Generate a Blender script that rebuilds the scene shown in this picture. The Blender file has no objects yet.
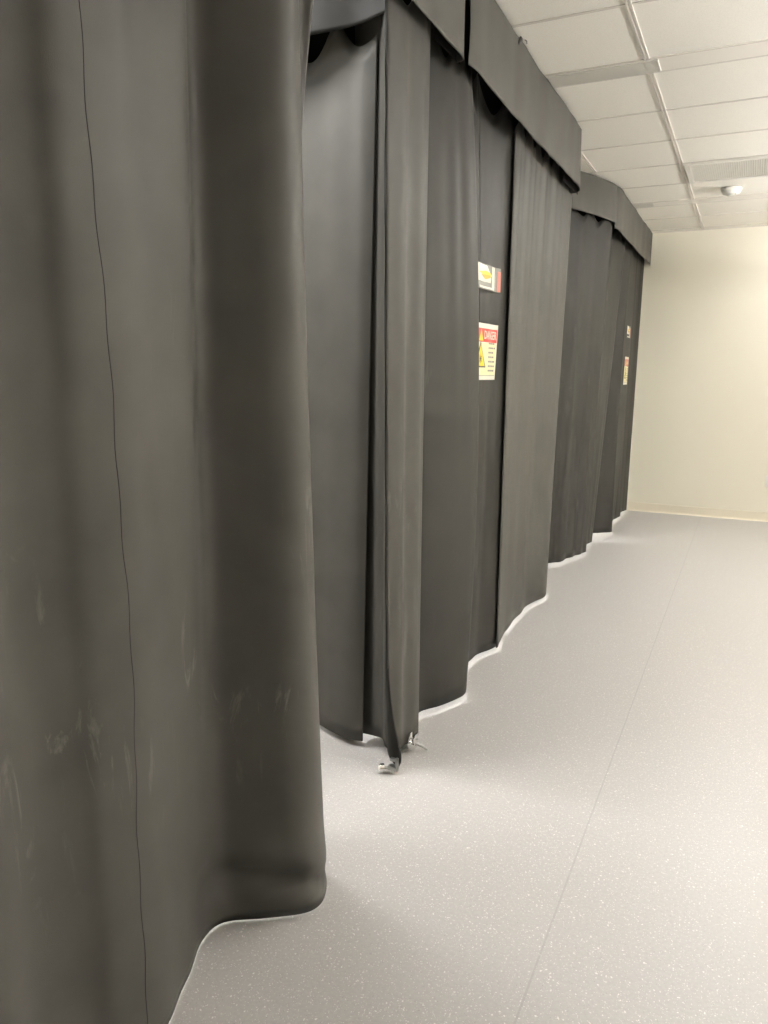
import bpy, bmesh, math, random
from mathutils import Vector, Matrix
C = bpy.context.scene.collection
PI = math.pi
H = 3.02          # ceiling height
CAMZ = 1.512
YW = 8.88         # end wall
XL, XR, YB = -3.7, 3.4, -2.4

# ------------------------------------------------------------------ materials
def new_mat(name, color, rough=0.6, metal=0.0, spec=0.5):
    m = bpy.data.materials.new(name); m.use_nodes = True
    b = m.node_tree.nodes['Principled BSDF']
    b.inputs['Base Color'].default_value = (*color, 1)
    b.inputs['Roughness'].default_value = rough
    b.inputs['Metallic'].default_value = metal
    b.inputs['Specular IOR Level'].default_value = spec
    return m

def nodes(m):
    nt = m.node_tree
    return nt, nt.nodes['Principled BSDF']

def N(nt, kind, **kw):
    n = nt.nodes.new(kind)
    for k, v in kw.items(): setattr(n, k, v)
    return n

def ramp(nt, stops):
    r = nt.nodes.new('ShaderNodeValToRGB')
    el = r.color_ramp.elements
    el[0].position, el[0].color = stops[0][0], (*stops[0][1], 1)
    el[1].position, el[1].color = stops[1][0], (*stops[1][1], 1)
    for p, c in stops[2:]:
        e = el.new(p); e.color = (*c, 1)
    return r

def fabric_mat(name, scuff=0.0, tone=1.0):
    m = new_mat(name, (0.05, 0.05, 0.046), FAB_ROUGH, 0, FAB_SPEC)
    nt, b = nodes(m); L = nt.links
    b.inputs['Sheen Weight'].default_value = FAB_SHEEN
    b.inputs['Sheen Roughness'].default_value = 0.45
    b.inputs['Sheen Tint'].default_value = (0.95, 0.93, 0.86, 1)
    tc = N(nt, 'ShaderNodeTexCoord')
    n1 = N(nt, 'ShaderNodeTexNoise'); n1.inputs['Scale'].default_value = 5; n1.inputs['Detail'].default_value = 6
    L.new(tc.outputs['Object'], n1.inputs['Vector'])
    r1 = ramp(nt, [(0.3, tuple(c*0.88*tone for c in FAB_COL)), (0.7, tuple(c*1.12*tone for c in FAB_COL))])
    L.new(n1.outputs['Fac'], r1.inputs['Fac'])
    # chalky rub marks: stretched noise, thresholded, patchy
    mp = N(nt, 'ShaderNodeMapping'); mp.inputs['Scale'].default_value = (9, 16, 3.2); mp.inputs['Rotation'].default_value = (0.25, 0, 0)
    L.new(tc.outputs['Object'], mp.inputs['Vector'])
    n2 = N(nt, 'ShaderNodeTexNoise'); n2.inputs['Scale'].default_value = 1.0; n2.inputs['Detail'].default_value = 9; n2.inputs['Roughness'].default_value = 0.72
    n2.inputs['Distortion'].default_value = 1.4
    L.new(mp.outputs[0], n2.inputs['Vector'])
    r2 = ramp(nt, [(0.575, (0, 0, 0)), (0.80, (1, 1, 1))]); L.new(n2.outputs['Fac'], r2.inputs['Fac'])
    n3 = N(nt, 'ShaderNodeTexNoise'); n3.inputs['Scale'].default_value = 2.3; n3.inputs['Detail'].default_value = 2
    L.new(tc.outputs['Object'], n3.inputs['Vector'])
    r3 = ramp(nt, [(0.45, (0, 0, 0)), (0.65, (1, 1, 1))]); L.new(n3.outputs['Fac'], r3.inputs['Fac'])
    # marks sit between knee and shoulder height
    sx = N(nt, 'ShaderNodeSeparateXYZ'); L.new(tc.outputs['Object'], sx.inputs[0])
    r4 = ramp(nt, [(0.05, (0, 0, 0)), (0.28, (1, 1, 1)), (0.42, (1, 1, 1)), (0.58, (0, 0, 0))])
    dv = N(nt, 'ShaderNodeMath', operation='DIVIDE'); dv.inputs[1].default_value = 3.0
    L.new(sx.outputs['Z'], dv.inputs[0]); L.new(dv.outputs[0], r4.inputs['Fac'])
    m1 = N(nt, 'ShaderNodeMath', operation='MULTIPLY'); L.new(r2.outputs[0], m1.inputs[0]); L.new(r3.outputs[0], m1.inputs[1])
    m2 = N(nt, 'ShaderNodeMath', operation='MULTIPLY'); L.new(m1.outputs[0], m2.inputs[0]); L.new(r4.outputs[0], m2.inputs[1])
    m3 = N(nt, 'ShaderNodeMath', operation='MULTIPLY'); L.new(m2.outputs[0], m3.inputs[0]); m3.inputs[1].default_value = scuff
    mx = N(nt, 'ShaderNodeMix', data_type='RGBA')
    L.new(m3.outputs[0], mx.inputs[0]); L.new(r1.outputs[0], mx.inputs[6]); mx.inputs[7].default_value = (0.30, 0.29, 0.26, 1)
    L.new(mx.outputs[2], b.inputs['Base Color'])
    # weave
    w = N(nt, 'ShaderNodeTexNoise'); w.inputs['Scale'].default_value = 420; w.inputs['Detail'].default_value = 2
    L.new(tc.outputs['Object'], w.inputs['Vector'])
    bp = N(nt, 'ShaderNodeBump'); bp.inputs['Strength'].default_value = 0.12; bp.inputs['Distance'].default_value = 0.002
    L.new(w.outputs['Fac'], bp.inputs['Height']); L.new(bp.outputs[0], b.inputs['Normal'])
    return m

FAB_COL = (0.044, 0.0425, 0.038); FAB_ROUGH = 0.5; FAB_SPEC = 0.11; FAB_SHEEN = 0.01
M = {}
M['fabric'] = fabric_mat('black_curtain_fabric', 0.35, 0.52)
M['fabric_scuffed'] = fabric_mat('scuffed_black_curtain_fabric', 0.7, 1.25)
M['fabric_dusty'] = fabric_mat('dusty_black_curtain_fabric', 0.4, 1.2)
M['fabric_grey'] = fabric_mat('lighter_black_curtain_fabric', 0.0, 1.75)  # same cloth in a lighter even tone
M['shade_black'] = new_mat('painted_shade_black', (0.006, 0.006, 0.006), 0.95, 0, 0.05)  # near-black colour standing in for shade in the cloth gaps
M['thread'] = new_mat('dark_thread', (0.012, 0.012, 0.011), 0.9, 0, 0.1)
M['chrome'] = new_mat('chrome', (0.78, 0.78, 0.76), 0.18, 1.0)
M['steel'] = new_mat('dull_steel', (0.30, 0.30, 0.29), 0.35, 1.0)
M['white_metal'] = new_mat('white_painted_metal', (0.80, 0.77, 0.71), 0.45)
M['white_plastic'] = new_mat('white_plastic', (0.82, 0.80, 0.74), 0.4)
M['dark_plastic'] = new_mat('dark_plastic', (0.06, 0.06, 0.06), 0.5)
M['slot_grey'] = new_mat('grey_slot_metal', (0.66, 0.64, 0.58), 0.5)
M['slot_dark'] = new_mat('slot_backing_metal', (0.55, 0.53, 0.48), 0.6)  # darker grey backing behind the louvers
M['paper'] = new_mat('white_laminate', (0.86, 0.82, 0.70), 0.3)
M['pale_yellow'] = new_mat('pale_yellow_print', (0.86, 0.80, 0.50), 0.3)
M['red'] = new_mat('red_print', (0.66, 0.045, 0.03), 0.3)
M['pink'] = new_mat('pale_red_print', (0.62, 0.20, 0.16), 0.3)
M['yellow'] = new_mat('yellow_print', (0.80, 0.62, 0.02), 0.3)
M['black'] = new_mat('black_print', (0.02, 0.02, 0.02), 0.4)
M['grey_print'] = new_mat('grey_print', (0.30, 0.29, 0.22), 0.4)
M['ochre'] = new_mat('ochre_print', (0.50, 0.36, 0.03), 0.4)
M['sleeve'] = new_mat('grey_card', (0.30, 0.30, 0.27), 0.25)
M['alu'] = new_mat('brushed_aluminium', (0.6, 0.6, 0.6), 0.4, 1.0)

def wall_mat(name, col):
    m = new_mat(name, col, 0.55, 0, 0.35)
    nt, b = nodes(m); L = nt.links
    tc = N(nt, 'ShaderNodeTexCoord')
    n = N(nt, 'ShaderNodeTexNoise'); n.inputs['Scale'].default_value = 260; n.inputs['Detail'].default_value = 3
    L.new(tc.outputs['Object'], n.inputs['Vector'])
    bp = N(nt, 'ShaderNodeBump'); bp.inputs['Strength'].default_value = 0.08; bp.inputs['Distance'].default_value = 0.002
    L.new(n.outputs['Fac'], bp.inputs['Height']); L.new(bp.outputs[0], b.inputs['Normal'])
    n2 = N(nt, 'ShaderNodeTexNoise'); n2.inputs['Scale'].default_value = 1.2; n2.inputs['Detail'].default_value = 3
    L.new(tc.outputs['Object'], n2.inputs['Vector'])
    r = ramp(nt, [(0.3, tuple(c*0.985 for c in col)), (0.7, tuple(min(1, c*1.01) for c in col))])
    L.new(n2.outputs['Fac'], r.inputs['Fac']); L.new(r.outputs[0], b.inputs['Base Color'])
    return m
M['wall'] = wall_mat('cream_wall_paint', (0.81, 0.77, 0.645))
M['base'] = new_mat('cream_vinyl_base', (0.78, 0.72, 0.58), 0.4)

def tile_mat():
    col = (0.91, 0.875, 0.80)
    m = new_mat('ceiling_tile', col, 0.9, 0, 0.15)
    nt, b = nodes(m); L = nt.links
    tc = N(nt, 'ShaderNodeTexCoord')
    n = N(nt, 'ShaderNodeTexNoise'); n.inputs['Scale'].default_value = 190; n.inputs['Detail'].default_value = 4
    L.new(tc.outputs['Object'], n.inputs['Vector'])
    r = ramp(nt, [(0.32, tuple(c*0.93 for c in col)), (0.55, col)])
    L.new(n.outputs['Fac'], r.inputs['Fac']); L.new(r.outputs[0], b.inputs['Base Color'])
    return m
M['tile'] = tile_mat()
M['tbar'] = new_mat('ceiling_grid_paint', (0.70, 0.66, 0.60), 0.8, 0, 0.1)
M['tgroove'] = new_mat('ceiling_grid_groove', (0.80, 0.76, 0.70), 0.8, 0, 0.1)
M['filler'] = new_mat('filler_strip_paint', (0.84, 0.80, 0.73), 0.5)

def floor_mat():
    m = new_mat('speckled_vinyl_floor', FLOOR_COL, 0.42, 0, 0.4)
    nt, b = nodes(m); L = nt.links
    tc = N(nt, 'ShaderNodeTexCoord')
    base = N(nt, 'ShaderNodeTexNoise'); base.inputs['Scale'].default_value = 90; base.inputs['Detail'].default_value = 4
    L.new(tc.outputs['Object'], base.inputs['Vector'])
    rb = ramp(nt, [(0.3, tuple(c*0.95 for c in FLOOR_COL)), (0.7, tuple(c*1.05 for c in FLOOR_COL))])
    L.new(base.outputs['Fac'], rb.inputs['Fac'])
    cur = rb.outputs[0]
    # white chips of two sizes, only some cells carry one
    for sc, thr, keep, colr in ((85, 0.18, 0.55, FLECK), (170, 0.22, 0.5, FLECK), (120, 0.16, 0.80, tuple(c*0.72 for c in FLOOR_COL))):
        wn = N(nt, 'ShaderNodeTexNoise'); wn.inputs['Scale'].default_value = sc*1.3; wn.inputs['Detail'].default_value = 1
        L.new(tc.outputs['Object'], wn.inputs['Vector'])
        mixv = N(nt, 'ShaderNodeMix', data_type='RGBA', blend_type='LINEAR_LIGHT'); mixv.inputs[0].default_value = 0.006
        L.new(tc.outputs['Object'], mixv.inputs[6]); L.new(wn.outputs['Color'], mixv.inputs[7])
        v = N(nt, 'ShaderNodeTexVoronoi'); v.inputs['Scale'].default_value = sc
        L.new(mixv.outputs[2], v.inputs['Vector'])
        lt = N(nt, 'ShaderNodeMath', operation='LESS_THAN'); lt.inputs[1].default_value = thr
        L.new(v.outputs['Distance'], lt.inputs[0])
        sep = N(nt, 'ShaderNodeSeparateColor'); L.new(v.outputs['Color'], sep.inputs[0])
        gt = N(nt, 'ShaderNodeMath', operation='GREATER_THAN'); gt.inputs[1].default_value = keep
        L.new(sep.outputs[0], gt.inputs[0])
        mu = N(nt, 'ShaderNodeMath', operation='MULTIPLY'); L.new(lt.outputs[0], mu.inputs[0]); L.new(gt.outputs[0], mu.inputs[1])
        mx = N(nt, 'ShaderNodeMix', data_type='RGBA'); L.new(mu.outputs[0], mx.inputs[0]); L.new(cur, mx.inputs[6]); mx.inputs[7].default_value = (*colr, 1)
        cur = mx.outputs[2]
    # welded sheet joint running down the corridor
    sx = N(nt, 'ShaderNodeSeparateXYZ'); L.new(tc.outputs['Object'], sx.inputs[0])
    ad = N(nt, 'ShaderNodeMath', operation='ADD'); ad.inputs[1].default_value = 0.373; L.new(sx.outputs['X'], ad.inputs[0])
    ab = N(nt, 'ShaderNodeMath', operation='ABSOLUTE'); L.new(ad.outputs[0], ab.inputs[0])
    l2 = N(nt, 'ShaderNodeMath', operation='LESS_THAN'); l2.inputs[1].default_value = 0.0028; L.new(ab.outputs[0], l2.inputs[0])
    m5 = N(nt, 'ShaderNodeMath', operation='MULTIPLY'); m5.inputs[1].default_value = 0.45; L.new(l2.outputs[0], m5.inputs[0])
    mx = N(nt, 'ShaderNodeMix', data_type='RGBA'); L.new(m5.outputs[0], mx.inputs[0]); L.new(cur, mx.inputs[6])
    mx.inputs[7].default_value = (*[c*0.72 for c in FLOOR_COL], 1)
    L.new(mx.outputs[2], b.inputs['Base Color'])
    return m
FLOOR_COL = (0.405, 0.389, 0.375); FLECK = (0.66, 0.64, 0.61)
M['floor'] = floor_mat()

def emit_mat(name, col, strength):
    m = bpy.data.materials.new(name); m.use_nodes = True
    nt = m.node_tree; nt.nodes.clear()
    e = N(nt, 'ShaderNodeEmission'); e.inputs[0].default_value = (*col, 1); e.inputs[1].default_value = strength
    o = N(nt, 'ShaderNodeOutputMaterial'); nt.links.new(e.outputs[0], o.inputs[0])
    return m
LAMP = (1.0, 0.99, 0.98)
LS = dict(strip_mid=8, strip_far=8, up=410, wash=8, aisle=36, bay=26, row_a=36, row_b=38, row_d=12, inner=48)
LM = {k: emit_mat('lit_diffuser_'+k, LAMP, v) for k, v in LS.items()}

# ------------------------------------------------------------------ object helpers
def tag(o, label=None, cat=None, group=None, kind=None):
    if label: o['label'] = label
    if cat: o['category'] = cat
    if group: o['group'] = group
    if kind: o['kind'] = kind
    return o

def empty(name, loc, label, cat, group=None):
    o = bpy.data.objects.new(name, None); C.objects.link(o); o.location = loc
    o.empty_display_size = 0.1
    return tag(o, label, cat, group)

def world_of(o):
    v = Vector((0, 0, 0))
    while o is not None:
        v += o.location; o = o.parent
    return v

def build(name, verts, faces, mat, parent=None, smooth=False, mats=None, fmat=None, origin=None):
    """verts in world space; the object's origin goes to the base centre"""
    mn = [min(v[i] for v in verts) for i in range(3)]; mxx = [max(v[i] for v in verts) for i in range(3)]
    org = Vector(origin) if origin is not None else Vector(((mn[0]+mxx[0])/2, (mn[1]+mxx[1])/2, mn[2]))
    me = bpy.data.meshes.new(name)
    me.from_pydata([tuple(Vector(v)-org) for v in verts], [], faces); me.update()
    for mm in (mats or [mat]): me.materials.append(mm)
    if fmat:
        for p, k in zip(me.polygons, fmat): p.material_index = k
    if smooth:
        for p in me.polygons: p.use_smooth = True
    o = bpy.data.objects.new(name, me); C.objects.link(o)
    if parent is not None:
        o.parent = parent; o.location = org - world_of(parent)
    else: o.location = org
    return o

class MB:
    def __init__(s): s.v = []; s.f = []; s.m = []
    def add(s, vs, fs, k=0):
        n = len(s.v); s.v += [tuple(v) for v in vs]; s.f += [tuple(i+n for i in f) for f in fs]; s.m += [k]*len(fs)
    def box(s, a, b, k=0, bev=0.0):
        if bev:
            bm = bmesh.new(); bmesh.ops.create_cube(bm, size=1)
            for v in bm.verts: v.co = Vector([(a[i]+b[i])/2 + v.co[i]*(b[i]-a[i]) for i in range(3)])
            bmesh.ops.bevel(bm, geom=list(bm.edges), offset=bev, segments=2, affect='EDGES', profile=0.6)
            s.addbm(bm, k); return
        x0, y0, z0 = a; x1, y1, z1 = b
        s.add([(x0,y0,z0),(x1,y0,z0),(x1,y1,z0),(x0,y1,z0),(x0,y0,z1),(x1,y0,z1),(x1,y1,z1),(x0,y1,z1)],
              [(0,3,2,1),(4,5,6,7),(0,1,5,4),(1,2,6,5),(2,3,7,6),(3,0,4,7)], k)
    def addbm(s, bm, k=0):
        bm.verts.index_update()
        s.add([v.co.copy() for v in bm.verts], [[v.index for v in f.verts] for f in bm.faces], k); bm.free()
    def tube(s, pts, r, k=0, n=10, cap=True):
        pts = [Vector(p) for p in pts]; rings = []; rr = r if isinstance(r, (list, tuple)) else [r]*len(pts)
        for i, p in enumerate(pts):
            t = (pts[min(i+1, len(pts)-1)] - pts[max(i-1, 0)]).normalized()
            a = Vector((0, 0, 1)) if abs(t.z) < 0.9 else Vector((1, 0, 0))
            u = t.cross(a).normalized(); w = t.cross(u)
            rings.append([p + (u*math.cos(2*PI*j/n) + w*math.sin(2*PI*j/n))*rr[i] for j in range(n)])
        vs = [v for r_ in rings for v in r_]; fs = []
        for i in range(len(rings)-1):
            for j in range(n): fs.append((i*n+j, i*n+(j+1) % n, (i+1)*n+(j+1) % n, (i+1)*n+j))
        if cap: fs.append(tuple(range(n-1, -1, -1))); fs.append(tuple((len(rings)-1)*n+j for j in range(n)))
        s.add(vs, fs, k)
    def lathe(s, c, prof, k=0, n=40):
        """prof: list of (radius, z offset); first and last radius may be 0"""
        vs = []; fs = []
        for r, z in prof:
            for j in range(n): vs.append((c[0]+r*math.cos(2*PI*j/n), c[1]+r*math.sin(2*PI*j/n), c[2]+z))
        for i in range(len(prof)-1):
            for j in range(n): fs.append((i*n+j, i*n+(j+1) % n, (i+1)*n+(j+1) % n, (i+1)*n+j))
        s.add(vs, fs, k)
    def build(s, name, mat, parent=None, smooth=False, mats=None, origin=None):
        return build(name, s.v, s.f, mat, parent, smooth, mats, s.m if mats else None, origin)

def auto_smooth(o, ang=35):
    me = o.data
    for p in me.polygons: p.use_smooth = True
    bm = bmesh.new(); bm.from_mesh(me)
    for e in bm.edges:
        if len(e.link_faces) == 2 and e.calc_face_angle(0) > math.radians(ang): e.smooth = False
    bm.to_mesh(me); bm.free()

# ------------------------------------------------------------------ room shell
def slab(name, a, b, mat):
    mb = MB(); mb.box(a, b); o = mb.build(name, mat, origin=(0, 0, 0)); tag(o, kind='structure'); return o
slab('floor', (XL-.1, YB-.1, -0.1), (XR+.1, YW+.1, 0), M['floor'])
slab('wall_end', (XL-.1, YW, 0), (XR+.1, YW+.1, H+.06), M['wall'])
slab('wall_back', (XL-.1, YB-.1, 0), (XR+.1, YB, H+.06), M['wall'])
slab('wall_left', (XL-.1, YB, 0), (XL, YW, H+.06), M['wall'])
slab('wall_right', (XR, YB, 0), (XR+.1, YW, H+.06), M['wall'])

def baseboard(name, p0, p1, nrm):
    # coved vinyl base profile swept along a wall: (out, z)
    prof = [(0, 0.1), (0.004, 0.1), (0.006, 0.096), (0.006, 0.02), (0.009, 0.010), (0.016, 0.004), (0.020, 0.0), (0, 0)]
    vs = []; fs = []
    for p in (p0, p1):
        for o_, z in prof: vs.append((p[0]+nrm[0]*o_, p[1]+nrm[1]*o_, z))
    n = len(prof)
    for i in range(n-1): fs.append((i, i+1, n+i+1, n+i))
    o = build(name, vs, fs, M['base'], origin=(0, 0, 0)); tag(o, kind='structure')
baseboard('baseboard_end', (XL, YW), (XR, YW), (0, -1))
baseboard('baseboard_right', (XR, YW), (XR, YB), (-1, 0))
baseboard('baseboard_left', (XL, YB), (XL, YW), (1, 0))
baseboard('baseboard_back', (XR, YB), (XL, YB), (0, 1))

# ceiling: lay-in tiles a little above the exposed grid
S = 0.6096; XT = -0.594
XG = [XT + S*k for k in range(-5, 7) if XL < XT + S*k < XR]
strips = [(1.09-.19-.0, 1.09), (4.135, 4.315), (7.352, 7.535)]
YG = [-2.0, -1.39, -.78, -.17, .30, .90] + [1.09, 1.70, 2.31, 2.92, 3.53] + [4.135, 4.315, 4.92, 5.53, 6.14, 6.745] + [7.352, 7.535, 8.13, 8.74]
slab('ceiling', (XL-.1, YB-.1, H+.005), (XR+.1, YW+.1, H+.06), M['tile'])
mb = MB()
def in_strip(y0, y1): return any(a-.02 <= (y0+y1)/2 <= b+.02 for a, b in strips)
ylist = [YB] + YG + [YW]
for x in XG:                                       # slotted main runners, broken by the filler strips
    for y0, y1 in zip(ylist[:-1], ylist[1:]):
        if in_strip(y0, y1): continue
        mb.box((x-.0125, y0, H), (x-.004, y1, H+.0052), 0)
        mb.box((x+.004, y0, H), (x+.0125, y1, H+.0052), 0)
        mb.box((x-.004, y0, H+.003), (x+.004, y1, H+.0052), 1)
for y in YG:                                       # cross tees
    mb.box((XL, y-.0075, H+.001), (XR, y+.0075, H+.0052), 0)
mb.box((XL, YW-.016, H), (XR, YW, H+.0052), 0)      # wall angle
mb.box((XR-.016, YB, H), (XR, YW, H+.0052), 0); mb.box((XL, YB, H), (XL+.016, YW, H+.0052), 0)
o = mb.build('trim_1', None, mats=[M['tbar'], M['tgroove']], origin=(0, 0, 0)); tag(o, kind='structure')
mb = MB()
for a, b in strips: mb.box((XL, a+.0075, H+.002), (XR, b-.0075, H+.0051))
o = mb.build('trim_2', M['filler'], origin=(0, 0, 0)); tag(o, kind='structure')

def slot_diffuser(y0, y1, x0, x1, label):
    t = empty('slot_diffuser', ((x0+x1)/2, (y0+y1)/2, H-.004), label, 'air diffuser', 'grey linear slot diffusers in the ceiling strips')
    mb = MB(); w = .008
    mb.box((x0, y0, H-.004), (x1, y0+w, H+.004)); mb.box((x0, y1-w, H-.004), (x1, y1, H+.004))
    mb.box((x0, y0+w, H-.004), (x0+w, y1-w, H+.004)); mb.box((x1-w, y0+w, H-.004), (x1, y1-w, H+.004))
    mb.build('frame', M['slot_grey'], t)
    mb = MB(); mb.box((x0+w, y0+w, H+.0015), (x1-w, y1-w, H+.0039)); mb.build('backing', M['slot_dark'], t)
    mb = MB(); n = 9; p = (y1-y0-2*w)/n
    for i in range(n):
        y = y0+w+p*(i+.5); mb.box((x0+w, y-.005, H-.003), (x1-w, y+.005, H+.0014))
    mb.build('louver', M['slot_grey'], t)
slot_diffuser(4.15, 4.30, -1.75, -.545, 'long grey slot diffuser in the ceiling strip nearest the camera, above the middle valance')
slot_diffuser(7.367, 7.52, -1.75, -.93, 'short grey slot diffuser in the far ceiling strip, above the farthest valance')

# return-air grille: fills one tile bay
x0, x1, y0, y1 = -.575, -.003, 6.165, 6.725
t = empty('air_grille', ((x0+x1)/2, (y0+y1)/2, H-.009), 'square louvered return air grille set in a ceiling tile bay beside the smoke detector', 'vent')
mb = MB(); w = .032
mb.box((x0, y0, H-.009), (x1, y0+w, H+.003), bev=.002); mb.box((x0, y1-w, H-.009), (x1, y1, H+.003), bev=.002)
mb.box((x0, y0+w, H-.009), (x0+w, y1-w, H+.003)); mb.box((x1-w, y0+w, H-.009), (x1, y1-w, H+.003))
mb.build('frame', M['white_metal'], t)
mb = MB(); mb.box((x0+w, y0+w, H+.0035), (x1-w, y1-w, H+.0049)); mb.build('backing', M['slot_dark'], t)
mb = MB(); n = 34; p = (x1-x0-2*w)/n
for i in range(n):
    x = x0+w+p*(i+.5)
    mb.add([(x-.0055, y0+w, H-.0065), (x-.0035, y0+w, H-.0065), (x+.0055, y0+w, H+.0035), (x+.0035, y0+w, H+.0035),
            (x-.0055, y1-w, H-.0065), (x-.0035, y1-w, H-.0065), (x+.0055, y1-w, H+.0035), (x+.0035, y1-w, H+.0035)],
           [(0,1,2,3),(7,6,5,4),(0,4,5,1),(1,5,6,2),(2,6,7,3),(3,7,4,0)])
mb.build('louver', M['white_metal'], t)

# smoke detector
c = (-.285, 7.06, H)
t = empty('smoke_detector', (c[0], c[1], H-.058), 'round white smoke detector on the ceiling between the air grille and the end wall', 'smoke detector')
mb = MB(); mb.lathe(c, [(0, .0005), (.078, .0005), (.080, -.004), (.080, -.014), (.076, -.018), (0, -.018)])
auto_smooth(mb.build('base_plate', M['white_plastic'], t))
mb = MB(); mb.lathe(c, [(0, -.018), (.070, -.018), (.071, -.026), (.064, -.040), (.050, -.048), (0, -.048)])
hd = mb.build('sensor_head', M['white_plastic'], t); auto_smooth(hd)
mb = MB(); mb.lathe(c, [(0, -.048), (.022, -.048), (.020, -.056), (.012, -.058), (0, -.058)])
auto_smooth(mb.build('sensor_cage', M['slot_grey'], t))
mb = MB(); mb.lathe((c[0]+.035, c[1]-.025, H), [(0, -.0465), (.004, -.0465), (.003, -.0515), (0, -.052)], n=12)
auto_smooth(mb.build('indicator_light', M['dark_plastic'], hd))

# wall outlet, cut by the frame's right edge
ox, oz = .262, .432
t = empty('wall_outlet', (ox, YW-.004, oz-.06), 'white wall outlet low on the cream end wall', 'outlet')
mb = MB(); mb.box((ox-.037, YW-.008, oz-.060), (ox+.037, YW-.0002, oz+.060), bev=.0025)
pl = mb.build('cover_plate', M['white_plastic'], t); auto_smooth(pl)
for dz in (-.022, .022):
    mb = MB(); mb.box((ox-.017, YW-.0105, oz+dz-.014), (ox+.017, YW-.0079, oz+dz+.014), bev=.001)
    r_ = mb.build('receptacle', M['paper'], t)
    mb = MB()
    for dx in (-.007, .007): mb.box((ox+dx-.001, YW-.0112, oz+dz-.003), (ox+dx+.001, YW-.0104, oz+dz+.006))
    mb.box((ox-.002, YW-.0112, oz+dz-.010), (ox+.002, YW-.0104, oz+dz-.006))
    mb.build('socket_slots', M['dark_plastic'], r_)
mb = MB(); mb.tube([(ox, YW-.0088, oz), (ox, YW-.0078, oz)], .003); mb.build('screw', M['steel'], t)

# ------------------------------------------------------------------ curtains
def crm(p, u):
    """Catmull-Rom through list of tuples p at parameter u in [0, len-1]"""
    n = len(p); i = min(int(u), n-2); f = u-i
    g = lambda k: p[max(0, min(n-1, k))]
    a, b, c_, d = g(i-1), g(i), g(i+1), g(i+2)
    return [0.5*((2*b[k]) + (-a[k]+c_[k])*f + (2*a[k]-5*b[k]+4*c_[k]-d[k])*f*f + (-a[k]+3*b[k]-3*c_[k]+d[k])*f**3) for k in range(len(b))]

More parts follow.
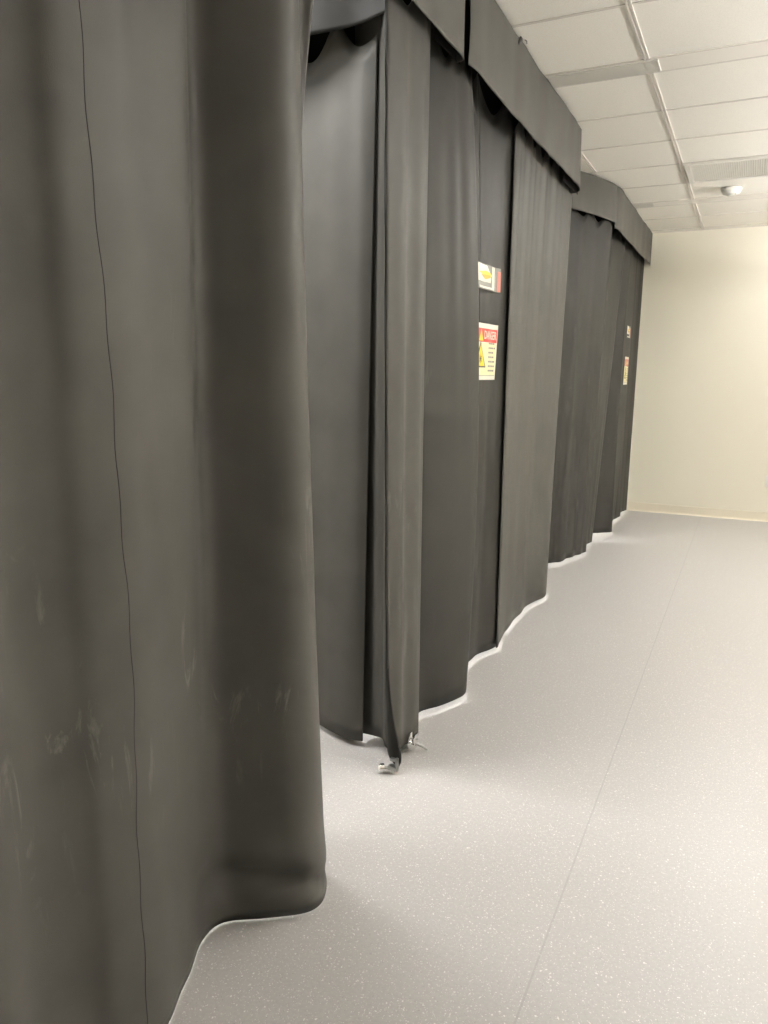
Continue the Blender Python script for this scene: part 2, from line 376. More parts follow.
class Cloth:
    """cloth hung along a path; each control column gives (x, y) at bottom, middle and top"""
    def __init__(s, cols, zb, zt, seed=0, amp=.004, step=.011, rows=46, lev=(0, 1.4, 2.95), bulge=None, lam=(.07, .19)):
        s.zb, s.zt, s.lev = zb, zt, lev; s.ztop = None
        cc = []
        for c_ in cols:
            if len(c_) == 3: b, m_, t_ = c_
            elif len(c_) == 2 and isinstance(c_[0], (tuple, list)): b, t_ = c_; w = (lev[1]-lev[0])/(lev[2]-lev[0]); m_ = tuple(b[i]*(1-w)+t_[i]*w for i in (0, 1))
            else: b = m_ = t_ = c_
            cc.append(tuple(b)+tuple(m_)+tuple(t_))
        us = [0.0]
        seg = []
        for i in range(len(cc)-1):
            d = max(math.hypot(cc[i][0]-cc[i+1][0], cc[i][1]-cc[i+1][1]), math.hypot(cc[i][4]-cc[i+1][4], cc[i][5]-cc[i+1][5]))
            k = max(2, int(d/step)+1)
            us += [i+(j+1)/k for j in range(k)]
        s.us = us; s.cols = [crm(cc, min(u, len(cc)-1-1e-9)) for u in us]
        s.s = [0.0]
        for a, b in zip(s.cols[:-1], s.cols[1:]): s.s.append(s.s[-1]+math.hypot(b[2]-a[2], b[3]-a[3]))
        R = random.Random(seed)
        s.w = [(R.uniform(*lam), R.uniform(0, 6.28), R.uniform(-.5, .5), R.uniform(.5, 1)) for _ in range(5)]
        s.amp = amp; s.bulge = bulge; s.rows = rows
        s.zs = [zb+(zt-zb)*(j/rows)**1.0 for j in range(rows+1)]
    def flat(s, c_, z):
        a, b, c2 = s.lev
        la = (z-b)*(z-c2)/((a-b)*(a-c2)); lb = (z-a)*(z-c2)/((b-a)*(b-c2)); lc = (z-a)*(z-b)/((c2-a)*(c2-b))
        return c_[0]*la+c_[2]*lb+c_[4]*lc, c_[1]*la+c_[3]*lb+c_[5]*lc
    def normal(s, i, z):
        p = s.flat(s.cols[max(i-1, 0)], z); q = s.flat(s.cols[min(i+1, len(s.cols)-1)], z)
        dx, dy = q[0]-p[0], q[1]-p[1]; l = math.hypot(dx, dy) or 1
        return dy/l, -dx/l
    def pt(s, i, z, off=0.0):
        x, y = s.flat(s.cols[i], z); nx, ny = s.normal(i, z)
        S_ = s.s[i]; e = min(1, S_/.06, (s.s[-1]-S_)/.06) if s.s[-1] > .15 else .5
        d = 0
        for lam_, ph, sl, wt in s.w: d += wt*math.sin(2*PI*(S_/lam_)+ph+sl*z*1.5+.5*math.sin(1.7*z+ph))
        d *= s.amp*.55*e*(.55+.45*math.sin(1.1*z+s.w[0][1]))
        if s.bulge: d += s.bulge(S_, z, x, y)
        d += off
        return (x+nx*d, y+ny*d, z)
    def at(s, S_, z, off=0.0):
        i = 0; lo, hi = 0, len(s.s)-1
        while hi-lo > 1:
            mid = (lo+hi)//2
            if s.s[mid] <= S_: lo = mid
            else: hi = mid
        f = (S_-s.s[lo])/((s.s[hi]-s.s[lo]) or 1)
        a, b = s.pt(lo, z, off), s.pt(hi, z, off)
        return Vector([a[k]*(1-f)+b[k]*f for k in range(3)])
    def s_at_y(s, y, z, start=0):
        best = None
        for i in range(len(s.cols)):
            if s.s[i] < start: continue
            d = abs(s.flat(s.cols[i], z)[1]-y)
            if best is None or d < best[0]: best = (d, s.s[i])
        return best[1]
    def sheet(s, name, mat, parent=None, zrange=None, off=0.0, thick=.003, irange=None, zedge=None):
        zs = s.zs if zrange is None else [zrange[0]+(zrange[1]-zrange[0])*j/max(2, int((zrange[1]-zrange[0])/.02)) for j in range(max(2, int((zrange[1]-zrange[0])/.02))+1)]
        idx = range(len(s.cols)) if irange is None else range(*irange)
        idx = list(idx); n = len(idx); vs = []; fs = []
        for j, z in enumerate(zs):
            for i in idx:
                zz = z
                if s.ztop and zrange is None: zz = s.zb+(s.ztop(s.s[i])-s.zb)*j/(len(zs)-1)
                if zedge: zz = zz + zedge(s.s[i])*((1-j/len(zs))**3 if zrange is None else 1)
                p = s.pt(i, zz, off); vs.append(p)
        for j in range(len(zs)-1):
            for i in range(n-1): fs.append((j*n+i, j*n+i+1, (j+1)*n+i+1, (j+1)*n+i))
        o = build(name, vs, fs, mat, parent, smooth=True)
        md = o.modifiers.new('thickness', 'SOLIDIFY'); md.thickness = thick; md.offset = -1 if off >= 0 else 1
        return o
    def strip(s, name, mat, parent, S_, z0, z1, r=.0016, off=.0005, dev=None, dash=0):
        mb = MB(); n = int((z1-z0)/.025)
        P = []
        for j in range(n+1):
            z = z0+(z1-z0)*j/n
            P.append(s.at(S_+(dev(z) if dev else 0), z, off))
        if dash:
            for k in range(0, n-dash, dash+1): mb.tube(P[k:k+dash], r, n=6)
        else: mb.tube(P, r, n=6)
        return mb.build(name, mat, parent, smooth=True)

ZB = 0.03
def curtain(label, cols, zt=2.985, seed=0, amp=.004, mat='fabric', group=None, hem=False, zb=ZB, zedge=None, scallop=None, shade_off=-.05, ztop=2.81, **kw):
    c_ = Cloth(cols, zb, zt, seed, amp, **kw)
    if scallop: c_.ztop = lambda S_: ztop-.11*abs(math.sin(PI*S_/scallop+seed))**1.4
    o = c_.sheet('curtain', M[mat], zedge=zedge); tag(o, label, 'curtain', group)
    if hem:
        c_.sheet('hem', M[mat], o, (zb-.001, zb+.045), off=.0004, thick=.001, zedge=zedge)
    if scallop and shade_off: c_.sheet('header_shade', M['shade_black'], o, (2.63, 3.0), off=shade_off)  # added black strip imitating the dark gap above the curtain top
    return o, c_

# --- enclosure nearest the camera
def crease(S_, z, x, y):                            # weighted hem kinks inwards along the big fold
    if y < 1.36 or y > 1.85 or z > .45: return 0
    w = math.sin(PI*min(1, max(0, (y-1.36)/.44)))
    zc = .20-.16*max(0, min(1, (y-1.40)/.36))
    return -.018*w*math.exp(-((z-zc)/.022)**2) + .010*w*math.exp(-((z-zc-.07)/.05)**2) + .006*w*math.exp(-((z-zc+.06)/.03)**2)
c1 = [(-1.12,-2.0),(-1.17,-1.72),(-1.10,-1.45),(-1.16,-1.2),(-1.10,-.95),(-1.17,-.65),(-1.10,-.38),(-1.16,-.1),(-1.10,.15),(-1.16,.40),(-1.10,.62),
      (-1.115,.76),(-1.15,.87),(-1.135,.96),(-1.11,1.02),(-1.098,1.13),
      ((-1.145,1.27),(-1.13,1.26),(-1.12,1.26)),((-1.20,1.40),(-1.165,1.39),(-1.15,1.40)),((-1.192,1.475),(-1.20,1.475),(-1.195,1.475)),((-1.11,1.54),(-1.145,1.535),(-1.15,1.53)),
      ((-1.02,1.60),(-1.07,1.59),(-1.085,1.585)),((-.992,1.66),(-1.035,1.65),(-1.05,1.645)),((-1.008,1.73),(-1.05,1.725),(-1.07,1.70)),
      ((-1.06,1.80),(-1.10,1.77),(-1.075,1.77)),((-1.16,1.83),(-1.17,1.80),(-0.995,1.81)),((-1.26,1.82),(-1.27,1.82),(-1.05,1.84)),((-1.36,1.84),(-1.36,1.84),(-1.22,1.85)),((-1.44,1.80),(-1.44,1.80),(-1.36,1.83))]
cur1, K1 = curtain('wide scuffed black curtain nearest the camera, filling the left of the view', c1, seed=3, amp=.005, mat='fabric_scuffed', bulge=crease, zb=.007, rows=110, lam=(.10, .26))
s1 = K1.s_at_y(1.10, 1.4)
K1.strip('seam', M['thread'], cur1, s1, .06, 2.97, r=.0008, off=.0002, dev=lambda z: -.034*max(0, z-1.1)-.012*max(0, 1-z)+.003*math.sin(9*z)+.002*math.sin(31*z))
K1.strip('edge_binding', M['fabric'], cur1, K1.s_at_y(1.75, 2.95, start=s1), 1.6, 2.97, r=.002, off=.0008)

def valance(label, cols, mat='fabric_grey', z0=2.69, z1=3.006, seed=0, zedge=None, lev=(2.6, 2.8, 3.02), amp=.0016, hook=None):
    c_ = Cloth(cols, z0, z1, seed, amp, lev=lev, rows=22, lam=(.15, .4))
    o = c_.sheet('valance', M[mat], zedge=zedge); tag(o, label, 'valance', 'black valances hung along the ceiling')
    return o, c_
valance('black valance along the ceiling over the curtain nearest the camera, above the frame', [(-1.07,-2.0),(-1.08,-1),(-1.07,0),(-1.08,1),(-1.07,1.55),(-1.075,1.74),(-1.10,1.80),(-1.2,1.89),(-1.45,1.90)], seed=8)

# --- middle enclosure
s2 = [(-3.45,2.62),(-3.2,2.65),(-2.95,2.60),(-2.7,2.65),(-2.45,2.60),(-2.2,2.66),(-2.0,2.62),(-1.8,2.66),(-1.66,2.63),((-1.536,2.593),(-1.53,2.61)),
      ((-1.47,2.565),(-1.46,2.595)),((-1.40,2.543),(-1.39,2.585)),((-1.345,2.541),(-1.33,2.565)),((-1.308,2.548),(-1.292,2.56),(-1.268,2.565))]
cur2, K2 = curtain('flat black curtain panel turned towards the camera, just behind the near curtain edge', s2, seed=11, amp=.0035, lam=(.12, .3), mat='fabric_grey', scallop=.24, ztop=2.75)
bc = [(-1.62,2.72),(-1.50,2.70),(-1.40,2.63),((-1.30,2.585),(-1.285,2.585)),((-1.23,2.545),(-1.215,2.50)),((-1.185,2.49),(-1.172,2.43)),
      ((-1.155,2.462),(-1.150,2.40),(-1.150,2.372)),((-1.140,2.475),(-1.138,2.415),(-1.138,2.39)),((-1.128,2.52),(-1.128,2.46)),((-1.133,2.59),(-1.13,2.55)),((-1.118,2.65),(-1.122,2.63)),((-1.126,2.705),(-1.126,2.695),(-1.130,2.70)),((-1.145,2.72),(-1.145,2.715))]
cur3, K3 = curtain('narrow black curtain strip folded around the corner, with chrome clamps at its foot', bc, seed=15, amp=.0028, zb=.03, lam=(.06, .14), mat='fabric_dusty', scallop=.26, shade_off=None, zedge=lambda S_: .055*math.exp(-((S_-.55)/.16)**2))
sE = K3.s_at_y(2.40, 1.4, start=.4)
K3.strip('stitching', M['thread'], cur3, sE, .08, 2.9, r=.0013, off=.0006, dev=lambda z: .002*math.sin(14*z))
# loose strip of the corner edge that twists down to the floor clamp
vs = []; fs = []
n = 24; NQ = 7
ux, uy = .909, .417; cx_, cy_ = .417, -.909
for j in range(n+1):
    f = j/n; z = .42*(1-f)+.014*f
    base = K3.at(sE, max(z, .09), .003)
    w = .004+.027*f**1.5; sh = .008+.030*f**2
    if f > .82: w *= math.sqrt(max(.05, 1-((f-.82)/.19)**2))
    for k in range(NQ):
        q = -1+2*k/(NQ-1)
        fold = .016*f*(1-abs(q-.25)**1.5) - .012*f*math.exp(-((q-.35)/.18)**2)
        vs.append((base.x+ux*(sh+q*w)+cx_*(.010+fold), base.y+uy*(sh+q*w)+cy_*(.010+fold), z+.02*f*f*(.3-.3*q)*(1 if q < 0 else .4)))
for j in range(n):
    for k in range(NQ-1): fs.append((j*NQ+k, j*NQ+k+1, (j+1)*NQ+k+1, (j+1)*NQ+k))
fl = build('corner_flap', vs, fs, M['fabric'], cur3, smooth=True)
md = fl.modifiers.new('thickness', 'SOLIDIFY'); md.thickness = .003

dc = [(-1.33,2.62),(-1.27,2.72),((-1.215,2.86),(-1.215,2.80)),((-1.195,2.93),(-1.19,2.86),(-1.19,2.82)),((-1.147,3.002),(-1.15,3.03),(-1.155,2.90)),((-1.105,3.10),(-1.125,3.18),(-1.125,2.96)),
      ((-1.090,3.17),(-1.112,3.28),(-1.115,3.02)),((-1.105,3.23),(-1.125,3.34),(-1.135,3.06)),((-1.16,3.31),(-1.17,3.41),(-1.185,3.12)),((-1.20,3.40),(-1.205,3.48),(-1.205,3.22)),
      ((-1.211,3.50),(-1.205,3.56),(-1.19,3.34)),((-1.208,3.60),(-1.198,3.64),(-1.205,3.46)),((-1.203,3.69),(-1.196,3.73),(-1.185,3.62)),((-1.168,3.78),(-1.176,3.80),(-1.185,3.74)),
      ((-1.150,3.85),(-1.161,3.87),(-1.168,3.83)),((-1.152,3.93),(-1.163,3.96),(-1.166,3.91)),((-1.175,4.02),(-1.178,4.05),(-1.175,4.02)),(-1.21,4.14)]
cur4, K4 = curtain('dark black curtain bay with hazard signs, between the clamped strip and the pleated panel', dc, seed=21, amp=.002, lam=(.10, .2), scallop=.24, shade_off=-.06)
K4.strip('seam', M['thread'], cur4, K4.s_at_y(3.48, 2.4, start=.3), 1.3, 2.95, r=.0013, off=.0006, dev=lambda z: -.03*(2.95-z)**2*.3)
ec = [((-1.140,3.83),(-1.150,3.845)),((-1.137,3.85),(-1.142,3.865)),((-1.150,3.92),(-1.138,3.93)),((-1.172,4.08),(-1.146,4.05)),((-1.178,4.20),(-1.143,4.18)),((-1.192,4.36),(-1.152,4.32)),((-1.188,4.50),(-1.146,4.48)),((-1.199,4.637),(-1.155,4.64)),
      ((-1.175,4.78),(-1.145,4.80)),((-1.144,4.90),(-1.150,4.95)),((-1.150,5.0),(-1.142,5.08)),((-1.185,5.14),(-1.155,5.20)),((-1.21,5.215),(-1.185,5.30)),((-1.27,5.26),(-1.25,5.35)),((-1.40,5.28),(-1.4,5.36)),
      (-1.6,5.30),(-1.85,5.35),(-2.1,5.30),(-2.4,5.35),(-2.7,5.30),(-3.0,5.35),(-3.45,5.31)]
cur5, K5 = curtain('pleated black curtain at the far end of the middle enclosure, right of the hazard signs', ec, seed=27, amp=.0028, lam=(.11, .26), mat='fabric_dusty', scallop=.2)

# valances of the middle enclosure
valance('short black valance facing the camera at top, above the flat panel behind the near curtain',
        [(-3.45,2.46),(-2.6,2.47),(-2.0,2.45),((-1.7,2.44),(-1.7,2.48)),((-1.5,2.475),(-1.5,2.50)),((-1.35,2.51),(-1.34,2.52)),((-1.24,2.50),(-1.24,2.52)),((-1.19,2.49),(-1.19,2.51))], seed=31, z0=2.675, mat='fabric',
        zedge=lambda S_: .012*math.sin(S_*5)+.04*max(0, S_-1.95)/.3)
va, KV = valance('black valance at top centre, between the folded corner and the overlap slit',
        [(-1.16,2.26),(-1.105,2.25),((-1.075,2.30),(-1.085,2.30)),(-1.08,2.5),(-1.083,2.7),((-1.082,2.85),(-1.088,2.85)),((-1.084,2.915),(-1.088,2.915)),((-1.096,2.938),(-1.096,2.938)),(-1.122,2.95)], seed=33, z0=2.685)
va2, KV2 = valance('long black valance above the hazard signs, sloping to its open curled end',
        [((-1.078,2.935),(-1.074,2.955),(-1.078,2.93)),((-1.066,3.01),(-1.07,3.01)),(-1.07,3.2),(-1.078,3.5),(-1.076,3.7),(-1.083,3.95),(-1.078,4.3),(-1.075,4.6),(-1.077,4.85),((-1.070,4.98),(-1.080,4.97)),
         ((-1.080,5.06),(-1.085,5.035)),((-1.115,5.10),(-1.10,5.06)),((-1.16,5.10),(-1.13,5.065))], seed=35, z0=2.672, zedge=lambda S_: -.05*max(0, S_-1.97)*2)
valance('black valance on the far return of the middle enclosure, facing the end wall', [(-1.2,5.39),(-1.5,5.41),(-2.2,5.40),(-2.8,5.41),(-3.45,5.40)], seed=36)
def gap_shade(K_cols, parent, z0=2.70):  # added black sheet, paints the shade seen through gaps in a valance
    c_ = Cloth(K_cols, z0, 3.0, 1, 0, lev=(2.6, 2.8, 3.02), rows=10); c_.sheet('gap_shade', M['shade_black'], parent)
gap_shade([(-1.135,2.75),(-1.132,2.95),(-1.132,3.15)], va)
gap_shade([(-1.115,4.75),(-1.112,4.95),(-1.105,5.08),(-1.112,5.15)], va2, 2.655)
mb = MB(); P = Vector((-1.068, 3.60, 3.008))
R = random.Random(5)
for k in range(6):
    a = R.uniform(-.028, .028); mb.tube([P+Vector((-.010, 0, -.03)), P+Vector((-.004, a*.8, -.012)), P+Vector((-.003, a, .001))], [.006, .008, .004], n=6)
mb.build('velcro_tuft', M['fabric_grey'], va2, smooth=True)
mb = MB(); mb.tube([P+Vector((.006, .045, .0)), P+Vector((.013, .05, -.005)), P+Vector((.012, .056, -.014))], .0022, n=6); mb.build('hook', M['steel'], va2, smooth=True)

# --- far enclosure
def t3(y, k=1.42): return 5.93+(y-5.93)*k
ac = [(-3.45,5.93),(-3.0,5.89),(-2.6,5.93),(-2.2,5.89),(-1.9,5.92),(-1.65,5.86),((-1.48,5.82),(-1.48,5.86)),((-1.368,5.855),(-1.37,5.89)),((-1.31,5.90),(-1.32,5.98)),((-1.268,5.945),(-1.26,6.08)),
      ((-1.245,6.08),(-1.235,6.22)),((-1.20,6.22),(-1.19,6.36)),((-1.172,6.32),(-1.155,6.48)),((-1.154,6.397),(-1.125,6.58)),((-1.165,6.46),(-1.135,6.66)),((-1.195,6.56),(-1.165,6.80)),((-1.209,6.671),(-1.180,7.00)),
      ((-1.190,6.77),(-1.155,7.22)),((-1.185,6.869),(-1.140,7.45)),((-1.21,6.91),(-1.165,7.55)),((-1.27,6.93),(-1.21,7.58))]
cur6, K6 = curtain('black curtain rounding the corner of the farthest enclosure, before the dark opening', ac, seed=41, amp=.004, lam=(.08, .2), scallop=.27)
bc3 = [(-1.52,7.18),((-1.40,7.20),(-1.38,7.45)),((-1.252,7.231),(-1.25,7.55)),((-1.17,7.29),(-1.19,7.63)),((-1.10,7.352),(-1.150,7.72)),((-1.096,7.42),(-1.132,7.58),(-1.128,7.80)),((-1.13,7.55),(-1.136,7.70),(-1.150,7.86)),((-1.165,7.75),(-1.141,7.88),(-1.165,7.98)),((-1.181,8.012),(-1.146,8.07),(-1.175,8.15)),((-1.162,8.16),(-1.156,8.22),(-1.160,8.28)),((-1.151,8.285),(-1.152,8.38)),
       ((-1.18,8.43),(-1.178,8.52)),((-1.175,8.55),(-1.172,8.65)),((-1.148,8.70),(-1.150,8.76)),((-1.16,8.79),(-1.155,8.82)),((-1.20,8.84),(-1.20,8.85))]
cur7, K7 = curtain('farthest black curtain, against the cream end wall, with two small signs', bc3, seed=47, amp=.0025, lam=(.08, .2))
valance('curved black valance wrapping the rounded corner of the farthest enclosure', [(-3.45,5.82),(-2.6,5.82),(-2.0,5.81),(-1.6,5.78),((-1.42,5.78),(-1.42,5.80)),((-1.30,5.90),(-1.31,5.93)),((-1.215,6.10),(-1.225,6.12)),((-1.155,6.30),(-1.16,6.30)),((-1.115,6.46),(-1.12,6.44)),((-1.095,6.58),(-1.105,6.54)),((-1.11,6.62),(-1.12,6.59)),(-1.16,6.64)], seed=51, z0=2.725)
valance('straight black valance of the farthest enclosure, ending at the cream wall', [(-1.105,6.56),(-1.088,6.62),(-1.085,6.75),(-1.09,7.1),(-1.085,7.5),(-1.09,7.9),(-1.085,8.3),(-1.083,8.65),(-1.086,8.8),(-1.095,8.868)], seed=53, z0=2.685)

# ------------------------------------------------------------------ signs on the cloth
class Patch:
    """flat laminate following the cloth: local (a along the cloth, b up) -> world"""
    def __init__(s, K, S0, zc, tilt=0.0): s.K, s.S0, s.zc, s.t = K, S0, zc, tilt
    def p(s, a, b, off): return s.K.at(s.S0+a+s.t*b, s.zc+b, off)
    def poly(s, name, mat, parent, loops, off, nsub=1):
        bm = bmesh.new()
        for lp in loops:
            bm.faces.new([bm.verts.new((a, b, 0)) for a, b in lp])
        if nsub:
            ext = [v.co.x for v in bm.verts]; x0, x1 = min(ext), max(ext)
            k = int((x1-x0)/.012)
            for i in range(1, k+1):
                x = x0+(x1-x0)*i/(k+1)
                bmesh.ops.bisect_plane(bm, geom=bm.verts[:]+bm.edges[:]+bm.faces[:], plane_co=(x, 0, 0), plane_no=(1, 0, 0))
        bm.verts.index_update()
        vs = [s.p(v.co.x, v.co.y, off) for v in bm.verts]; fs = [[v.index for v in f.verts] for f in bm.faces]
        bm.free()
        o = build(name, vs, fs, mat, parent)
        md = o.modifiers.new('thickness', 'SOLIDIFY'); md.thickness = .0009; md.offset = 0
        return o
    def text(s, name, mat, parent, txt, a, b, size, off, align='LEFT', width=1.0):
        cu = bpy.data.curves.new(name, 'FONT'); cu.body = txt; cu.size = size; cu.align_x = align; cu.align_y = 'CENTER'; cu.offset = .0008; cu.resolution_u = 3
        ob = bpy.data.objects.new(name, cu); C.objects.link(ob)
        dg = bpy.context.evaluated_depsgraph_get(); me = bpy.data.meshes.new_from_object(ob.evaluated_get(dg))
        vs = [s.p(a+v.co.x*width, b+v.co.y, off) for v in me.vertices]; fs = [list(p.vertices) for p in me.polygons]
        bpy.data.objects.remove(ob); bpy.data.curves.remove(cu); bpy.data.meshes.remove(me)
        return build(name, vs, fs, mat, parent)
def rect(a0, b0, a1, b1): return [(a0, b0), (a1, b0), (a1, b1), (a0, b1)]
def tri(a, b, w, h): return [(a-w/2, b), (a+w/2, b), (a, b+h)]

def hazard_sign(K, S0, zc, label, W=.29, Hh=.27, tilt=0.0):
    P = Patch(K, S0, zc, tilt); t = P.p(0, -Hh/2, 0)
    o = P.poly('hazard_sign', M['paper'], None, [rect(-W/2, -Hh/2, W/2, Hh/2)], .010); tag(o, label, 'sign', 'laser hazard signs on the curtains')
    P.poly('lower_panel', M['pale_yellow'], o, [rect(-W/2+.008, -Hh/2+.022, W/2-.008, Hh/2-.092)], .0110)
    hb = P.poly('header_band', M['red'], o, [rect(-W/2+.006, Hh/2-.088, W/2-.006, Hh/2-.024)], .0112)
    P.poly('alert_triangle', M['yellow'], hb, [tri(-W*.19, Hh/2-.083, .058, .054)], .0124)
    P.text('lettering', M['paper'], hb, 'DANGER', -W*.06, Hh/2-.056, .056, .0126, width=.66)
    wt = P.poly('warning_triangle', M['black'], o, [tri(-W*.20, -.075, .135, .128)], .0122)
    P.poly('triangle_fill', M['yellow'], wt, [tri(-W*.20, -.068, .110, .106)], .0134)
    c0 = (-W*.20, -.034); loops = []
    for k in range(8):
        a = k*PI/4; loops.append([(c0[0]+.002*math.cos(a+1.57), c0[1]+.002*math.sin(a+1.57)), (c0[0]+.002*math.cos(a-1.57), c0[1]+.002*math.sin(a-1.57)), (c0[0]+.021*math.cos(a), c0[1]+.021*math.sin(a))])
    loops.append([(c0[0]+.008*math.cos(k*PI/6), c0[1]+.008*math.sin(k*PI/6)) for k in range(12)])
    P.poly('beam_symbol', M['black'], wt, loops, .0146, nsub=0)
    R = random.Random(4); loops = []
    for r in range(7):                              # lines of small print, too small to read
        b = .038-r*.022; a = .038
        while a < W/2-.03:
            w = R.uniform(.012, .028); loops.append(rect(a, b, min(a+w, W/2-.018), b+.008)); a += w+.006
    P.poly('small_print', M['grey_print'], o, loops, .0122, nsub=0)
    P.poly('footer_line', M['grey_print'], o, [rect(-W/2+.01, -Hh/2+.020, W/2-.01, -Hh/2+.0225)], .0124)
    return o
def notice(K, S0, zc, label, W=.27, Hh=.115, tilt=0.0):
    P = Patch(K, S0, zc, tilt)
    o = P.poly('notice_card', M['sleeve'], None, [rect(-W/2, -Hh/2, W/2, Hh/2)], .010); tag(o, label, 'notice', 'small notices above the hazard signs')
    P.poly('picture', M['paper'], o, [[(-W*.48, -Hh*.20), (W*.10, -Hh*.20), (W*.13, .0), (W*.10, Hh*.12), (-W*.05, Hh*.46), (-W*.48, Hh*.47)]], .0112)
    P.poly('yellow_patch', M['yellow'], o, [[(-W*.42, Hh*.14), (-W*.2, Hh*.02), (W*.10, Hh*.02), (W*.17, Hh*.12), (W*.06, Hh*.2), (-W*.1, Hh*.24)]], .0124)
    P.poly('ochre_patch', M['ochre'], o, [[(-W*.32, Hh*.06), (-W*.12, -Hh*.10), (W*.08, Hh*.0), (W*.08, Hh*.10)]], .0134)
    P.poly('white_bar', M['paper'], o, [rect(W*.16, -Hh*.46, W*.27, Hh*.48)], .0126)
    P.poly('white_line', M['paper'], o, [rect(-W*.40, -Hh*.46, W*.16, -Hh*.38)], .0126)
    P.poly('red_strip', M['pink'], o, [rect(W*.38, -Hh*.48, W*.49, Hh*.36)], .0126)
    return o
sD = K4.s_at_y(3.605, 1.63, start=.7)
hazard_sign(K4, sD, 1.622, 'white and red laser hazard sign with yellow triangle on the curtain at mid picture', tilt=.07)
notice(K4, K4.s_at_y(3.61, 1.97, start=.7), 1.972, 'small white and yellow notice card above the hazard sign at mid picture')
sF = K7.s_at_y(7.88, 1.6, start=.2)
hazard_sign(K7, sF, 1.565, 'pale hazard sign seen nearly edge on, on the farthest curtain')
notice(K7, K7.s_at_y(7.89, 1.95, start=.2), 1.94, 'small pinkish notice seen nearly edge on, above the sign on the farthest curtain')

# ------------------------------------------------------------------ clamps on the corner hem
def clamp_a(c_):
    x, y, z = c_
    t = empty('hem_clamp', (x, y, 0), 'small chrome screw clamp on the floor at the tip of the twisted curtain corner', 'clamp', 'chrome clamps at the curtain foot')
    mb = MB(); mb.box((x-.010, y-.010, .010), (x+.016, y+.008, .024), bev=.003); mb.box((x+.012, y-.006, .010), (x+.020, y+.006, .048), bev=.002); mb.box((x-.004, y-.006, .038), (x+.020, y+.006, .046), bev=.002)
    auto_smooth(mb.build('clamp_body', M['steel'], t))
    d = Vector((-.75, -.55, .05)).normalized(); p0 = Vector((x-.008, y-.006, .017))
    mb = MB(); mb.tube([p0, p0+d*.014], .005, n=12); auto_smooth(mb.build('screw', M['steel'], t))
    mb = MB(); mb.tube([p0+d*.012, p0+d*.013, p0+d*.024, p0+d*.026], [.010, .0125, .0125, .010], n=18)
    k = mb.build('knob', M['chrome'], t); auto_smooth(k)
    mb = MB(); mb.tube([p0+d*.0255, p0+d*.028], [.007, .0065], n=14); auto_smooth(mb.build('knob_cap', M['white_plastic'], k))
    mb = MB(); mb.tube([(x+.004, y-.004, .012), (x+.006, y-.012, .0035)], [.004, .003], n=8); auto_smooth(mb.build('pin', M['steel'], t)); t.scale = (1.35, 1.35, 1.35)
def clamp_b(c_):
    x, y, z = c_
    t = empty('hem_clamp', (x, y, 0), 'small chrome toggle clamp with a lever hanging under the hem, right of the twisted corner', 'clamp', 'chrome clamps at the curtain foot')
    mb = MB(); mb.box((x-.014, y-.014, .014), (x+.012, y+.014, .034), bev=.004); mb.box((x-.013, y-.012, .030), (x-.006, y+.012, .062), bev=.002); mb.box((x+.006, y-.012, .030), (x+.013, y+.012, .062), bev=.002)
    auto_smooth(mb.build('clamp_body', M['chrome'], t))
    mb = MB(); mb.tube([(x+.008, y+.004, .028), (x+.024, y+.012, .020), (x+.040, y+.022, .006)], [.004, .0045, .003], n=10); auto_smooth(mb.build('lever', M['steel'], t))
    mb = MB(); mb.tube([(x-.010, y-.008, .018), (x-.026, y-.020, .006)], [.005, .005], n=10); mb.tube([(x-.022, y-.016, .010), (x-.030, y-.024, .004)], [.0085, .0085], n=14); auto_smooth(mb.build('foot', M['steel'], t))
    mb = MB(); mb.tube([(x-.018, y, .045), (x+.018, y, .045)], .0035, n=10); auto_smooth(mb.build('screw', M['steel'], t)); t.scale = (1.3, 1.3, 1.3)
clamp_a((-1.118, 2.425, 0))
clamp_b((-1.112, 2.612, 0))

# ------------------------------------------------------------------ lamps
def uplight(x, y0, y1, z, label):  # unseen uplight added to brighten the ceiling
    t = empty('added_uplight', (x, (y0+y1)/2, z), label, 'light', 'added linear fill lights over the open floor')
    mb = MB(); w = .06
    mb.box((x-w, y0, z), (x-w+.005, y1, z+.07)); mb.box((x+w-.005, y0, z), (x+w, y1, z+.07))
    mb.box((x-w, y0-.005, z), (x+w, y0, z+.07)); mb.box((x-w, y1, z), (x+w, y1+.005, z+.07))
    mb.build('housing', M['alu'], t)
    mb = MB(); mb.box((x-w+.005, y0+.001, z), (x+w-.005, y1-.001, z+.006)); mb.build('bottom_plate', M['alu'], t)
    mb = MB(); mb.box((x-w+.006, y0+.002, z+.062), (x+w-.006, y1-.002, z+.068)); mb.build('upper_diffuser', LM['up'], t)
    for y in (y0+.15, y1-.15):
        mb = MB(); mb.tube([(x, y, z+.066), (x, y, H)], .0015, n=6); mb.build('suspension_cable', M['steel'], t)
uplight(1.75, 1.4, 4.4, 2.5, 'added linear fill light right of the corridor, nearer the camera')
uplight(1.75, 5.4, 8.0, 2.5, 'added linear fill light right of the corridor, nearer the end wall')
def panel(x0, x1, y0, y1, label, mat, group='flat ceiling lights behind the curtains', drop=.02):
    t = empty('ceiling_panel_light', ((x0+x1)/2, (y0+y1)/2, H-drop), label, 'light', group)
    mb = MB(); w = .012
    mb.box((x0, y0, H-drop), (x1, y0+w, H)); mb.box((x0, y1-w, H-drop), (x1, y1, H)); mb.box((x0, y0+w, H-drop), (x0+w, y1-w, H)); mb.box((x1-w, y0+w, H-drop), (x1, y1-w, H))
    mb.build('frame', M['white_metal'], t)
    mb = MB(); mb.box((x0+w, y0+w, H-drop+.002), (x1-w, y1-w, H-.01)); mb.build('diffuser', LM[mat], t)
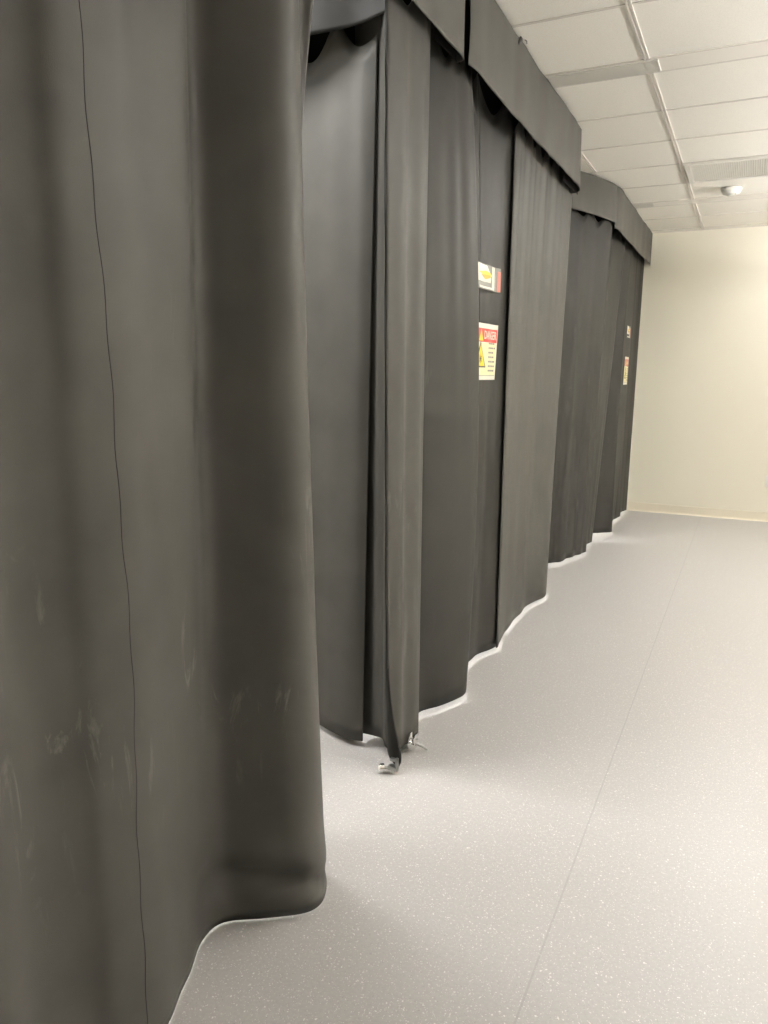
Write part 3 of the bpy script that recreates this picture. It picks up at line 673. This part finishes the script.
panel(-3.3, -1.5, 2.0, 2.3, 'flat ceiling light over the aisle behind the near curtain', 'aisle')
panel(-2.9, -1.9, 3.5, 4.5, 'flat ceiling light inside the middle curtain enclosure', 'inner')
panel(-2.9, -1.9, 6.8, 7.8, 'flat ceiling light inside the farthest curtain enclosure', 'inner')
panel(-3.3, -2.3, .7, 1.5, 'flat ceiling light over the open bay behind the curtain nearest the camera', 'bay')
g = 'linear lights set in the ceiling strips'
panel(.15, 1.37, 4.143, 4.307, 'linear light in the middle ceiling strip, right of the corridor', 'strip_mid', g)
panel(.15, 1.37, 7.36, 7.527, 'linear light in the ceiling strip near the end wall', 'strip_far', g)
g2 = 'added narrow fill lights in a row along the corridor'  # unseen lights added to brighten the curtain tops, floor and end wall
panel(.07, .37, 2.34, 3.50, 'added narrow fill light over the corridor, nearest the camera', 'row_a', g2)
panel(.07, .37, 5.55, 6.72, 'added narrow fill light over the corridor, between the two ceiling strips', 'row_b', g2)
panel(.12, .42, 7.56, 8.11, 'added short narrow fill light over the corridor, near the end wall', 'row_d', g2)
panel(.35, .95, 8.2, 8.7, 'square ceiling light washing the end wall', 'wash', 'square ceiling lights')

w = bpy.data.worlds.new('world'); bpy.context.scene.world = w; w.use_nodes = True
w.node_tree.nodes['Background'].inputs[0].default_value = (0.02, 0.02, 0.02, 1)

# ------------------------------------------------------------------ camera
f, pitch, yaw, roll = 752.4, .1818, .44691, .01032
F = Vector((-math.sin(yaw)*math.cos(pitch), math.cos(yaw)*math.cos(pitch), -math.sin(pitch)))
Rr = F.cross(Vector((0, 0, 1))).normalized(); U = Rr.cross(F)
c_, s_ = math.cos(roll), math.sin(roll)
R2 = Rr*c_+U*s_; U2 = U*c_-Rr*s_
cam = bpy.data.objects.new('camera', bpy.data.cameras.new('camera')); C.objects.link(cam)
mt = Matrix((R2, U2, -F)).transposed().to_4x4(); mt.translation = (0, 0, CAMZ); cam.matrix_world = mt
cam.data.sensor_fit = 'HORIZONTAL'; cam.data.sensor_width = 36; cam.data.lens = f/768*36; cam.data.clip_start = .02
sc = bpy.context.scene; sc.camera = cam
vs_ = sc.view_settings; vs_.view_transform = 'Standard'; vs_.look = 'None'; vs_.gamma = 1; vs_.use_curve_mapping = False
vs_.exposure = 0.2
